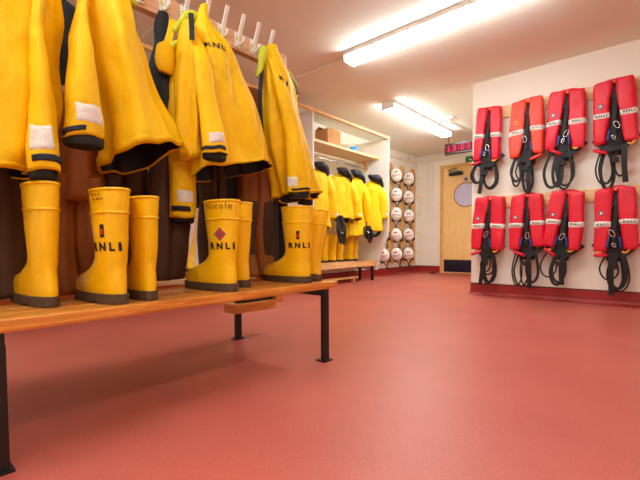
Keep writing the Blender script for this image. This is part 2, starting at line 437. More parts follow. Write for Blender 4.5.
# ceiling lights, plus one added fill light out of view
def light(x, y, ang, L, label, W=.17, glow='tube'):
    t = thing('ceiling_light', label, 'ceiling light', (x, y, H), 'fluorescent ceiling battens')
    ca, sa = (1, 0) if ang == 0 else (0, 1)
    def bx(l0, l1, w, z0, z1):
        b = MB()
        if ang == 0: b.box(x+l0, x+l1, y-w/2, y+w/2, z0, z1)
        else: b.box(x-w/2, x+w/2, y+l0, y+l1, z0, z1)
        return b
    bx(-L/2, L/2, W*1.04, H-.042, H-.0005).build('body', 'fitting', t)
    pr = [(-W*.47, H-.0425), (-W/2, H-.055), (-W/2, H-.068), (-W*.43, H-.084), (-W*.22, H-.094), (W*.22, H-.094), (W*.43, H-.084), (W/2, H-.068), (W/2, H-.055), (W*.47, H-.0425)]
    b = MB()
    if ang == 0: b.prism([(y+u, z) for u, z in pr], 'x', x-L/2+.012, x+L/2-.012)
    else: b.prism([(x+u, z) for u, z in pr], 'y', y-L/2+.012, y+L/2-.012)
    b.build('diffuser', glow, t)
    for s in (-1, 1):
        e = bx(min(s*L/2, s*(L/2-.012)), max(s*L/2, s*(L/2-.012)), W*.98, H-.095, H-.0425); e.build('end_cap', 'fitting', t)
    return t
light(-1.42, 3.04, 0, 1.76, 'long lit fluorescent ceiling light running towards the life jacket wall')
light(-2.67, 5.22, 1, 1.76, 'lit fluorescent ceiling light pointing towards the door')
light(-1.42, -.35, 0, 1.76, 'lit fluorescent ceiling light behind the camera above the near end of the bench')
light(.55, .35, 1, 1.76, 'added fill light right of the camera, out of the picture, shaped like the battens', glow='fill_tube')  # unseen batten added as weak fill to brighten the hanging coats
em = thing('ceiling_fitting', 'small unlit white batten on the ceiling beside the far light', 'ceiling fitting', (-2.36, 5.75, H))
MB().box(-2.44, -2.28, 5.42, 5.56, H-.04, H-.0005).build('mount', 'fitting', em, bevel=.004)
MB().tube([(-2.36, 5.5, H-.055), (-2.3, 6.1, H-.055)], .018, 10).build('tube', 'fitting', em, True)
tag(MB().tube([(-2.32, 3.06, H-.008), (XL+.01, 3.04, H-.008)], .008, 8).build('conduit', 'trim'), 'white conduit on the ceiling from the big light to the left wall', 'conduit')
tag(MB().tube([(-2.1, 1.58, H-.008), (XL+.01, 1.58, H-.008)], .007, 8).build('conduit', 'trim'), 'thin white conduit on the ceiling above the hanging coats', 'conduit')

# ------------------------------------------------------------------ island bench with coat rail
BX0, BX1, BT = -2.03, -1.235, .397
isl = thing('changing_bench', 'double sided wooden bench on black steel legs with a hook rail above', 'bench', (-1.63, .75, 0))
slats = ((-1.235, -1.335), (-1.345, -1.44), (-1.45, -1.545), (-1.715, -1.81), (-1.82, -1.92), (-1.93, -2.03))
for a, c in slats:
    MB().box(c, a, -.75, 1.535 if a > -1.6 else 1.5, BT-.03, BT).build('seat_slat', 'pine', isl, bevel=.004)
MB().box(-1.262, -1.24, -.75, 1.5, BT-.034, BT-.03).build('apron', 'pine', isl)
for y in (-.6, .193, 1.475):
    b = MB(); b.box(-2.0, -1.26, y-.02, y+.02, BT-.07, BT-.0345); b.build('cross_bar', 'steel', isl)
    for x in (-1.275, -1.985):
        b = MB(); b.box(x-.004, x+.014, y-.02, y+.022, .006, BT-.07); b.box(x-.03, x+.03, y-.03, y+.03, 0, .007)
        b.build('leg', 'steel', isl)
for y in (-.6, 1.46):
    MB().box(-1.66, -1.615, y-.03, y+.03, BT-.0345, 1.56).build('post', 'steel', isl)
MB().box(-1.655, -1.615, -.75, 1.56, 1.545, 1.635).build('rail', 'beam', isl, bevel=.003)
lb = MB(); lb.box(-2.02, -1.90, 1.40, 1.72, .17, .225); lb.build('boot_rail', 'pine', isl, bevel=.004)
MB().box(-2.0, -1.93, 1.5, 1.72, .226, .275).build('bracket', 'steel', isl)
MB().box(-2.03, -1.9, 1.72, 1.78, .205, .285).build('end_block', 'pine', isl)
for i in range(11):
    y = .55+i*.0955
    if y > 1.45: break
    b = MB(); b.box(-1.6145, -1.607, y-.014, y+.014, 1.555, 1.628)
    b.ribbon([(-1.609, y, 1.575), (-1.598, y+.002, 1.60), (-1.563, y+.008, 1.70)], .017, (1, 0, .3), .010)
    b.tube(smooth_path([(-1.608, y, 1.575), (-1.585, y, 1.562), (-1.565, y, 1.57), (-1.558, y, 1.588)], 5), .007, 8)
    h = b.build('hook', 'peg_plastic', isl)
    MB().box(-1.606, -1.600, y-.012, y+.012, 1.585, 1.602).build('number_tag', 'peg_tag', h)

# ------------------------------------------------------------------ hanging garments
def rows(X, rr, b, cot, fold=0., n=2., su=0., dx=None, sv=0.):
    """rr: (z, y_min, y_max) of the outline; b: depth per row; the outline includes the part that depth adds"""
    out = []
    for i, (z, y0, y1) in enumerate(rr):
        bb = b[i]; ae = (y1-y0)/2; a = math.sqrt(max((ae*.35)**2, ae*ae-(bb*cot)**2))
        out.append(dict(cx=X+(dx[i] if dx else 0), cy=(y0+y1)/2, cz=z, a=a, b=bb, fold=fold*min(1, i/2), n=n, su=su[i] if isinstance(su, (list, tuple)) else su, sv=sv*max(0, i/(len(rr)-1)-.4)/.6))
    return out

def sleeve(parent, L, m='yellow', patch=None, strap=None, cuff=.93, seed=0, nt=26):
    o = L.mb(nt, 28, lip=.004, cap1=False).build('sleeve', m, parent, True)
    L.mb(6, 28, cuff, 1.0, off=-.006, cap0=True, cap1=False).build('inner_cuff', 'black_cloth', o, True)
    kk = L.key(1.); k2 = L.key(.97)
    Loft([dict(cx=kk[0], cy=kk[1], cz=kk[2]+.02, a=kk[3]*.9, b=kk[4]*.9, su=kk[6]), dict(cx=kk[0], cy=kk[1], cz=kk[2]-.018, a=kk[3]*.86, b=kk[4]*.86), dict(cx=kk[0], cy=kk[1], cz=kk[2]-.026, a=kk[3]*.7, b=kk[4]*.7)], 3, 0, .004, 12, 3).mb(8, 28, cap1=True).build('wrist_seal', 'black_cloth', o, True)
    if patch:
        L.patch(*patch, .003).build('reflective_patch', 'reflective', o, True)
    if strap:
        L.patch(*strap, .005).build('cuff_strap', 'navy', o, True)
    return o

def coat_body(parent, L, m='yellow', lin_t=.55, nt=36, nth=64):
    o = L.mb(nt, nth, lip=.005).build('body', m, parent, True)
    L.mb(14, nth, lin_t, .992, off=-.008, cap0=True).build('lining', 'black_cloth', o, True)
    b = MB(); b.add(*ringband(L, .955, .985, .0022, nth)); b.build('hem_band', m, o, True)
    return o

SEAM = []
def seam(L, parent, t0, t1, th, w=.05, m='yellow', name='seam_flap'):
    L.patch(t0, t1, th-w, th+w, .004, 20, 4).build(name, m, parent, True)

# coat nearest the left edge
A = thing('coat', 'yellow oilskin coat hanging at the left edge of the picture with its sleeve down', 'coat', (-1.55, .25, .78), 'yellow coats on the hook rail')
LA = Loft(rows(-1.52, [(1.575, .20, .30), (1.48, .12, .40), (1.33, .03, .42), (1.15, .0, .415), (1.02, -.02, .405), (.87, -.02, .375), (.79, -.02, .335)], [.03, .08, .10, .11, .12, .12, .12], .2, .075, sv=-.15), 6, .4, .02, 6, 1)
bA = coat_body(A, LA)
LS = Loft(rows(-1.385, [(1.50, .325, .35), (1.38, .329, .356), (1.294, .327, .359), (1.208, .323, .363), (1.008, .31, .372), (.862, .299, .379), (.80, .297, .379)], [.02, .028, .032, .036, .042, .046, .046], .2, .04), 3, 1., .012, 9, 2)
sleeve(A, LS, patch=(.74, .84, -2.9, -1.1), strap=(.865, .925, -2.75, -.2), cuff=.94)
b = MB(); b.box(-1.6, -1.59, .41, .445, 1.42, 1.55); b.build('hood', 'navy', A, bevel=.004)
MB().box(-1.602, -1.588, .445, .452, 1.405, 1.55).build('hood_piping', 'yellow', A)

# second coat
B = thing('coat', 'yellow oilskin coat with wide dark open hem, above the boots with the small emblem', 'coat', (-1.55, .6, .9), 'yellow coats on the hook rail')
LB = Loft(rows(-1.5, [(1.585, .54, .60), (1.52, .50, .63), (1.435, .485, .645), (1.343, .49, .672), (1.246, .50, .705), (1.113, .52, .745), (1.009, .535, .785), (.905, .538, .812)],
               [.03, .07, .10, .115, .125, .13, .14, .15], .35, .07, su=[0, 0, 0, 0, .05, .1, .18, .28], sv=-.3), 4, 2.2, .020, 6, 5)
bB = coat_body(B, LB)
LS = Loft(rows(-1.385, [(1.54, .49, .52), (1.45, .46, .50), (1.356, .448, .482), (1.25, .428, .486), (1.167, .415, .49), (1.042, .398, .502), (.96, .388, .51), (.915, .381, .514)], [.02, .03, .035, .042, .046, .05, .052, .052], .3, .035, dx=[-.1, -.07, -.04, -.02, 0, 0, 0, 0]), 3, 2., .012, 9, 7)
sleeve(B, LS, patch=(.75, .86, -2.35, -.65), strap=(.89, .95, -3.0, -1.75), cuff=.955)
b = MB(); b.tube(smooth_path([(-1.57, .60, 1.545), (-1.53, .64, 1.56), (-1.5, .655, 1.52), (-1.5, .66, 1.47)], 5), .016, 10); b.build('hood', 'lime', B, True)

# bib trousers hung between the second and third coats
Cc = thing('bib_trousers', 'navy lined yellow bib trousers with looped brace hanging in the gap between two coats', 'trousers', (-1.6, .85, .42), 'trousers under the hook rail')
Loft(rows(-1.61, [(1.56, .815, .86), (1.50, .795, .875), (1.42, .80, .88), (1.34, .775, .89), (1.25, .78, .90), (1.15, .80, .92), (1.02, .80, .94)], [.015, .02, .025, .035, .04, .045, .05], .5, .05), 5, 1, .006, 9, 3).mb(24, 36, cap1=True).build('bib', 'navy', Cc, True)
b = MB(); b.ribbon(smooth_path([(-1.575, .86, 1.525), (-1.565, .845, 1.47), (-1.56, .825, 1.41), (-1.56, .81, 1.37)], 6), .028, (1, -.4, 0), .006); b.build('brace', 'yellow', Cc)
Loft([dict(cx=-1.55, cy=.815, cz=1.41, a=.012, b=.012), dict(cx=-1.55, cy=.812, cz=1.385, a=.036, b=.02), dict(cx=-1.55, cy=.81, cz=1.32, a=.04, b=.022), dict(cx=-1.55, cy=.812, cz=1.285, a=.03, b=.012)], 4, 0, .004, 14, 4).mb(10, 24, cap1=True).build('flap', 'yellow', Cc, True)
b = MB(); b.tube(smooth_path([(-1.57, .835, 1.39), (-1.55, .86, 1.42), (-1.545, .885, 1.41), (-1.55, .895, 1.37)], 6), .014, 10); b.build('lime_trim', 'lime', Cc, True)
for k, y in enumerate((.825, .895)):
    Loft([dict(cx=-1.64+.03*k, cy=.86, cz=1.06, a=.05, b=.05, fold=.04), dict(cx=-1.65+.03*k, cy=y, cz=.8, a=.055, b=.05, fold=.06), dict(cx=-1.655+.02*k, cy=y, cz=.6, a=.05, b=.05, fold=.06), dict(cx=-1.66, cy=y-.01, cz=.43, a=.05, b=.05, fold=.05)], 4, k, .008, 9, 8+k).mb(24, 32, cap1=True).build('leg', 'olive', Cc, True)

# third coat
D = thing('coat', 'yellow oilskin coat hanging above the boots marked with a red diamond', 'coat', (-1.55, .95, .88), 'yellow coats on the hook rail')
LD = Loft(rows(-1.5, [(1.60, .945, .985), (1.533, .915, .995), (1.437, .888, 1.09), (1.291, .88, 1.18), (1.149, .873, 1.236), (1.04, .865, 1.28), (.955, .862, 1.312), (.915, .862, 1.325)],
               [.02, .045, .09, .11, .12, .125, .13, .135], .68, .075, su=[0, 0, 0, 0, .05, .10, .18, .24], sv=-.2), 5, .8, .020, 6, 11)
bD = coat_body(D, LD)
bvD = LD.mb(36, 64).bvh()
LS = Loft(rows(-1.365, [(1.44, .885, .93), (1.40, .865, .925), (1.3, .845, .922), (1.135, .846, .937), (1.036, .849, .958), (.97, .85, .974), (.945, .85, .98)], [.016, .022, .03, .034, .038, .04, .04], .68, .035, dx=[-.12, -.085, -.035, -.005, 0, 0, 0]), 3, 2.6, .012, 9, 12)
sleeve(D, LS, patch=(.70, .80, -2.5, -1.0), strap=(.83, .90, -3.4, -1.0), cuff=.94)
mm = LD.mb(36, 64); sm = LS.mb(26, 28); mm.add(sm.v, sm.f); bvD = mm.bvh()
letters('RNLI', .030, (-1.38, .975, 1.405), (-.25, 1, 0), (0, 0, 1), bvD, 'ink', D, bold=.0010, off=.003, spread=1.1)
LS2 = Loft(rows(-1.56, [(1.46, .87, .915), (1.36, .845, .92), (1.194, .822, .925), (.986, .818, .937), (.774, .822, .946), (.70, .825, .942)], [.02, .035, .04, .042, .045, .045], .55, .05), 3, .3, .008, 9, 13)
sleeve(D, LS2, patch=(.755, .815, -2.5, -.9), strap=(.84, .90, -3.2, -1.3), cuff=.95)
b = MB(); b.tube(smooth_path([(-1.56, .855, 1.47), (-1.53, .885, 1.525), (-1.52, .92, 1.548), (-1.53, .95, 1.545)], 6), [.012]*7+[.02]*6+[.022]*6, 10); b.build('collar', 'lime', D, True)
LP = Loft([dict(cx=-1.50, cy=.885, cz=1.50, a=.02, b=.03), dict(cx=-1.49, cy=.872, cz=1.4, a=.028, b=.05, fold=.2), dict(cx=-1.49, cy=.868, cz=1.25, a=.035, b=.06, fold=.24), dict(cx=-1.5, cy=.866, cz=1.05, a=.04, b=.07, fold=.24), dict(cx=-1.5, cy=.866, cz=.93, a=.03, b=.07, fold=.2)], 4, .5, .014, 9, 14)
LP.mb(20, 32, cap1=True).build('front_flap', 'yellow', D, True)
b = MB(); b.ribbon(smooth_path([(-1.435, .862, 1.50), (-1.425, .858, 1.43), (-1.42, .855, 1.39)], 5), .02, (1, -.6, 0), .006); b.build('collar_lining', 'navy', D)

# fourth coat
Ee = thing('coat', 'yellow oilskin coat hanging furthest along the rail at the right end of the bench', 'coat', (-1.55, 1.36, .84), 'yellow coats on the hook rail')
LE = Loft(rows(-1.52, [(1.59, 1.34, 1.40), (1.53, 1.30, 1.42), (1.407, 1.287, 1.516), (1.202, 1.29, 1.58), (1.05, 1.315, 1.64), (.92, 1.335, 1.69), (.835, 1.355, 1.73)],
               [.02, .04, .07, .09, .095, .10, .105], .92, .08, su=[0, 0, 0, 0, .04, .08, .12], n=2., sv=-.2), 5, 2.8, .020, 6, 21)
coat_body(Ee, LE)
bvE = LE.mb(36, 64).bvh()
LS = Loft(rows(-1.395, [(1.50, 1.31, 1.355), (1.46, 1.302, 1.36), (1.357, 1.304, 1.386), (1.20, 1.32, 1.425), (1.11, 1.333, 1.452), (.968, 1.345, 1.493), (.87, 1.348, 1.503), (.84, 1.348, 1.506)], [.016, .02, .03, .036, .038, .042, .044, .044], .95, .035, dx=[-.1, -.07, -.04, -.01, 0, 0, 0, 0]), 3, 1.5, .012, 9, 22)
sleeve(Ee, LS, patch=(.78, .865, -3.5, -2.3), strap=(.89, .95, -2.9, -1.0), cuff=.955)
mm = LE.mb(36, 64); sm = LS.mb(26, 28); mm.add(sm.v, sm.f)
letters('RNLI', .03, (-1.40, 1.365, 1.385), (-.25, 1, 0), (0, 0, 1), mm.bvh(), 'ink', Ee, bold=.001, off=.003, spread=1.1)
LS = Loft(rows(-1.6, [(1.45, 1.50, 1.56), (1.3, 1.52, 1.62), (1.1, 1.56, 1.68), (.95, 1.60, 1.74), (.84, 1.61, 1.76)], [.02, .035, .04, .045, .045], .9, .04), 3, 1.9, .012, 9, 23)
sleeve(Ee, LS, cuff=.96)
b = MB(); b.tube(smooth_path([(-1.52, 1.275, 1.40), (-1.50, 1.28, 1.47), (-1.51, 1.30, 1.535), (-1.53, 1.35, 1.56)], 6), [.016]*7+[.02]*12, 10); b.build('collar', 'lime', Ee, True)
b = MB(); b.ribbon(smooth_path([(-1.50, 1.288, 1.49), (-1.50, 1.276, 1.40), (-1.5, 1.268, 1.30), (-1.50, 1.27, 1.2), (-1.50, 1.28, 1.1)], 6), .02, (.8, -.6, 0), .01); b.build('zip_lining', 'navy', Ee)
b = MB(); b.prism([(1.50, 1.52), (1.535, 1.505), (1.60, 1.42), (1.555, 1.405)], 'x', -1.60, -1.555); b.build('hood', 'navy', Ee, bevel=.006)
b = MB(); b.tube([(-1.575, 1.50, 1.53), (-1.575, 1.545, 1.515), (-1.575, 1.60, 1.46)], .012, 8); b.build('hood_trim', 'lime', Ee, True)
b = MB(); b.tube([(-1.575, 1.605, 1.42), (-1.575, 1.555, 1.398)], .008, 8); b.build('hood_hem', 'yellow', Ee, True)

# trousers hanging behind the boots
def trousers(name_label, y0, y1, X, m, ztop=1.1, zb=.41, seed=0, patchm=None):
    t = thing('trousers', name_label, 'trousers', (X, (y0+y1)/2, zb), 'trousers under the hook rail')
    w = (y1-y0)
    Loft([dict(cx=X, cy=(y0+y1)/2, cz=ztop+.3, a=w*.18, b=.03), dict(cx=X, cy=(y0+y1)/2, cz=ztop+.1, a=w*.42, b=.07, fold=.05), dict(cx=X, cy=(y0+y1)/2, cz=ztop-.12, a=w*.5, b=.08, fold=.06)], 5, seed, .008, 9, seed).mb(14, 40, cap1=True).build('waist', m, t, True)
    for k in (0, 1):
        y = y0+w*(.27+.46*k)
        L = Loft([dict(cx=X, cy=y, cz=ztop-.06, a=w*.25, b=.07, fold=.05), dict(cx=X+.01, cy=y, cz=.82, a=w*.255, b=.065, fold=.07), dict(cx=X+.02*(k-.5), cy=y, cz=.6, a=w*.24, b=.06, fold=.07), dict(cx=X+.02, cy=y, cz=zb, a=w*.25, b=.062, fold=.06)], 4, seed+k*2, .010, 8, seed+3*k)
        o = L.mb(26, 36, cap1=True).build('leg', m, t, True)
        if patchm: L.patch(.35, .8, -2.2, -.9, .004).build('knee_patch', patchm, o, True)
trousers('dark amber trousers hanging behind the leftmost boots at the edge of the picture', .10, .36, -1.66, 'olive', seed=2)
trousers('amber trousers hanging between the leftmost boot and the boots with the small emblem', .40, .60, -1.66, 'wader', seed=4, ztop=.86)
trousers('amber and brown trousers hanging between the red diamond boots and the rightmost boots', 1.24, 1.45, -1.66, 'wader', seed=6, patchm='olive')
trousers('dark trousers hanging behind the boots marked with a red diamond', 1.05, 1.16, -1.69, 'olive', seed=9)
trousers('dark brown trousers hanging behind the second boot with the small emblem', .60, .82, -1.76, 'olive', seed=12)
trousers('black trousers hanging by the post behind the boots at the right bench end', 1.48, 1.64, -1.74, 'navy', seed=15)
jb = thing('jacket', 'dark navy jacket on the far side of the rail, left of the last coat', 'jacket', (-1.78, 1.2, .8))
Loft(rows(-1.78, [(1.56, 1.2, 1.26), (1.45, 1.1, 1.34), (1.2, 1.06, 1.38), (.95, 1.04, 1.42), (.78, 1.04, 1.42)], [.03, .07, .09, .1, .1], .6, .05), 5, 1, .01, 8, 31).mb(26, 48, cap1=True).build('body', 'navy', jb, True)
jb2 = thing('jacket', 'dark jacket hanging on the far side of the rail behind the near coats', 'jacket', (-1.8, .5, .7))
Loft(rows(-1.8, [(1.56, .45, .51), (1.45, .3, .66), (1.2, .22, .72), (.95, .2, .74), (.7, .2, .74)], [.03, .07, .09, .1, .1], .2, .05), 5, 1, .01, 8, 33).mb(26, 48, cap1=True).build('body', 'navy', jb2, True)

# ------------------------------------------------------------------ wellington boots
def boot_loft(h=.36, wd=1.):
    P = [(.024, .004, .318, .046), (.05, .004, .319, .049), (.072, .006, .302, .048), (.086, .008, .268, .047), (.10, .009, .222, .046), (.118, .010, .176, .045), (.14, .008, .152, .045), (.17, .004, .146, .046), (.21, .0, .150, .049), (.27, -.006, .160, .052), (.32, -.010, .166, .054), (.36, -.012, .170, .055)]
    P = [(z, xb, xf, w*wd) for z, xb, xf, w in P]
    ks = []
    for z, xb, xf, w in reversed(P):
        z2 = z if z < .14 else .14+(z-.14)*(h-.14)/.22
        ks.append(dict(cx=(xb+xf)/2, cy=0, cz=z2, a=(xf-xb)/2, b=w, n=2.25 if z < .1 else 2., fold=0))
    return Loft(ks, 3, 0, .0025, 14, 0, ang=0)
def make_boot(label, loc, rz, h=.36, mark=None, name=None, lean=(0, 0), group='yellow wellington boots on the bench', seed=1, face=PI*.66, wd=1., mats='rubber', detail=True):
    t = thing('wellington_boot', label, 'boot', (0, 0, 0), group)
    L = boot_loft(h, wd); L.seed = seed
    mb = L.mb(40, 40, cap0=False, cap1=True)
    # roll the rim over and go down inside
    n = 40; rim = [L.P(0, 2*PI*j/n, -.004) for j in range(n)]; dn = [L.P(.22, 2*PI*j/n, -.006) for j in range(n)]
    o0 = len(mb.v); mb.v += [tuple(p) for p in rim]+[tuple(p) for p in dn]
    for j in range(n):
        k = (j+1) % n; mb.f.append((j, k, o0+k, o0+j)); mb.f.append((o0+j, o0+k, o0+n+k, o0+n+j))
    mb.f.append(tuple(range(o0+n, o0+2*n)))
    mb.build('upper', mats, t, True)
    if detail:
        b = MB(); b.add(*ringband(L, .150, .164, .0028)); b.add(*ringband(L, -.002, .022, .0022)); b.build('top_band', mats, t, True)
    # sole: heel block, waist, forepart
    s = MB(); no = 40; vs = []
    k = L.key(.985); cx, a, bw = k[0], k[3], k[4]
    for zi in range(2):
        for j in range(no):
            th = 2*PI*j/no; c, d = math.cos(th), math.sin(th); e = 2/2.3
            x = cx+(a+.006)*math.copysign(abs(c)**e, c); y = (bw+.005)*math.copysign(abs(d)**e, d)
            z = .032 if zi else (.012 if .085 < x < .125 else 0)
            vs.append((x, y, z))
    s.add(vs, [tuple(range(no))[::-1], tuple(range(no, 2*no))]+[(j, (j+1) % no, no+(j+1) % no, no+j) for j in range(no)])
    s.build('sole', 'sole', t, bevel=.002)
    if mark:
        bv = MB(); bb = L.mb(40, 40).bvh()
        fx, fy = math.cos(face), math.sin(face); right = (-fy, fx, 0)
        def at(z, dx=0): return (.074+.06*fx-fy*dx, .06*fy+fx*dx, z)
        if mark == 'diamond':
            decal([(0, .027), (.026, 0), (0, -.027), (-.026, 0)], at(.225), right, (0, 0, 1), bb, 'emblem_grey', t, 'emblem', .0014)
            decal([(0, .022), (.021, 0), (0, -.022), (-.021, 0)], at(.225), right, (0, 0, 1), bb, 'emblem_red', t, 'emblem_field', .002)
            decal([(-.010, .004), (.010, .004), (.010, -.005), (-.010, -.005)], at(.225), right, (0, 0, 1), bb, 'emblem_grey', t, 'emblem_band', .0026)
        else:
            decal([(-.008, .02), (.008, .02), (.008, -.02), (-.008, -.02)], at(.228), right, (0, 0, 1), bb, 'ink', t, 'emblem', .0016)
            decal([(-.005, .006), (.005, .006), (.005, -.012), (-.005, -.012)], at(.228), right, (0, 0, 1), bb, 'emblem_red', t, 'emblem_field', .0022)
        letters('RNLI', .035, at(.178, .006), right, (0, 0, 1), bb, 'ink', t, bold=.0016, off=.0016, space=1.55)
        if name == 'worn':      # two worn lines of marker, no longer readable
            b = MB()
            for zz, segs in ((h-.02, ((-.03, .012), (-.012, .008), (.002, .006))), (h-.034, ((-.022, .01), (-.006, .014), (.012, .008)))):
                for x0, ww in segs:
                    poly = [(x0, -.0025), (x0+ww, -.0035), (x0+ww, .002), (x0, .0035)]
                    b.add(project(poly, at(zz, -.01), right, (0, 0, 1), bb, .0032), [(0, 1, 2, 3)])
            b.build('name_marking', 'faint_ink', t)
        elif name: letters(name, .036, at(h-.026, -.006), right, (0, 0, 1), bb, 'faint_ink', t, 'name_marking', off=.0032)
    t.location = loc; t.rotation_euler = (lean[0], lean[1], rz)
    return t
BZ = BT+.0005
# toes point in to the middle of the rack (local +x -> world -x)
make_boot('yellow wellington boot at the left end of the bench, under the first coat sleeve', (-1.36, .348, BZ), PI+.08, .372, seed=1, wd=.76)
make_boot('yellow wellington boot with small dark emblem, second from the left on the bench', (-1.262, .508, BZ), PI+.06, .36, 'small', name='worn', seed=2, face=PI*.71, wd=.9)
make_boot('slim looking yellow wellington boot behind the one with the small emblem', (-1.27, .605, BZ), PI-.1, .345, seed=3, wd=.8)
make_boot('yellow wellington boot with red diamond emblem and a handwritten name at the top', (-1.265, .935, BZ), PI+.06, .36, 'diamond', name='Nicole', seed=4, face=PI*.71)
make_boot('plain yellow wellington boot tucked behind the red diamond boot', (-1.345, 1.06, BZ), PI+.04, .365, seed=5)
make_boot('yellow wellington boot with small emblem nearest the right end of the bench', (-1.27, 1.365, BZ), PI+.0, .365, 'small', seed=6, face=PI*.74, wd=1.15)
make_boot('plain yellow wellington boot leaning outwards at the very right end of the bench', (-1.30, 1.478, BZ), PI+.08, .36, lean=(.13, .0), seed=7)

# ------------------------------------------------------------------ locker unit along the left wall
LF = -3.28; LE_Y = 5.35
lk = thing('coat_locker', 'long open white locker unit with pine shelf, rail and bench along the left wall', 'locker', (-3.6, 3.4, 0))
def panel(y):
    b = MB(); b.prism([(XL+.012, .17), (-3.49, .17), (-3.46, .3), (LF, .78), (LF, 2.235), (XL+.012, 2.235)], 'y', y, y+.022); b.build('end_panel', 'white_board', lk)
for y in (.6, 1.95, 3.60, LE_Y): panel(y)
MB().box(LF-.03, LF+.012, .6, LE_Y+.03, 2.215, 2.25).build('top_rail', 'pale_pine_y', lk, bevel=.003)
for a, c in ((.622, 1.95), (1.972, 3.6), (3.622, LE_Y)):
    MB().box(-3.85, -3.45, a, c, 1.925, 1.957).build('shelf', 'pale_pine_y', lk)
    MB().tube([(-3.68, a, 1.80), (-3.68, c, 1.80)], .011, 10).build('hanging_rail', 'metal', lk, True)
    MB().box(XL+.03, -3.5, a, c, .235, .325).build('bench_seat', 'pale_pine_y', lk, bevel=.004)
    MB().box(-3.72, -3.69, c-.05, c, 1.76, 1.925).build('rail_bracket', 'pale_pine_z', lk)
for y in (.75, 2.2, 3.75, 5.30):
    for x in (-3.56, -3.8):
        MB().box(x-.016, x+.016, y, y+.035, 0, .235).build('leg', 'steel', lk)
pk = thing('foot_plank', 'low pale pine plank on two feet under the locker bench', 'plank', (-3.62, 4.4, 0))
MB().box(-3.68, -3.60, 3.8, 5.0, .055, .083).build('board', 'pale_pine_y', pk, bevel=.003)
for y in (3.9, 4.88): MB().box(-3.67, -3.61, y, y+.04, 0, .0545).build('foot', 'pale_pine_z', pk)

bxn = thing('cardboard_box', 'brown cardboard box with open flaps on the locker shelf', 'box', (-3.6, 4.1, 1.9575))
b = MB(); x0, x1, y0, y1, z0, z1 = -3.68, -3.455, 4.09, 4.37, 1.9575, 2.15
b.box(x0, x1, y0, y0+.006, z0, z1); b.box(x0, x1, y1-.006, y1, z0, z1); b.box(x0, x0+.006, y0+.006, y1-.006, z0, z1); b.box(x1-.006, x1, y0+.006, y1-.006, z0, z1); b.box(x0+.006, x1-.006, y0+.006, y1-.006, z0, z0+.006)
b.build('carton', 'card', bxn)
for (p, q) in (((x1-.002, z1), (x1-.06, z1+.035)), ((x0+.002, z1), (x0+.07, z1+.04))):
    MB().add([(p[0], y0, p[1]), (p[0], y1, p[1]), (q[0], y1, q[1]), (q[0], y0, q[1]), (p[0], y0, p[1]+.004), (p[0], y1, p[1]+.004), (q[0], y1, q[1]+.004), (q[0], y0, q[1]+.004)], [(0, 1, 2, 3), (4, 5, 6, 7), (0, 1, 5, 4), (1, 2, 6, 5), (2, 3, 7, 6), (3, 0, 4, 7)]).build('flap', 'card', bxn)
Lb = Loft([dict(cx=-3.56, cy=4.84, cz=2.055, a=.03, b=.02), dict(cx=-3.56, cy=4.82, cz=2.03, a=.07, b=.04, fold=.1), dict(cx=-3.56, cy=4.81, cz=1.9585, a=.1, b=.06, fold=.08)], 4, 0, .008, 15, 2)
tag(Lb.mb(10, 24, cap1=True).build('plastic_bag', 'blue_plastic', None, True), 'crumpled bright blue bag on the locker shelf', 'bag')
Lb = Loft([dict(cx=-3.58, cy=4.52, cz=2.01, a=.05, b=.03), dict(cx=-3.58, cy=4.52, cz=1.99, a=.1, b=.05, fold=.1), dict(cx=-3.58, cy=4.52, cz=1.9585, a=.11, b=.06)], 5, 0, .006, 15, 5)
tag(Lb.mb(8, 24, cap1=True).build('folded_cap', 'brown_item', None, True), 'flat brown cap between the box and the blue bag', 'cap')

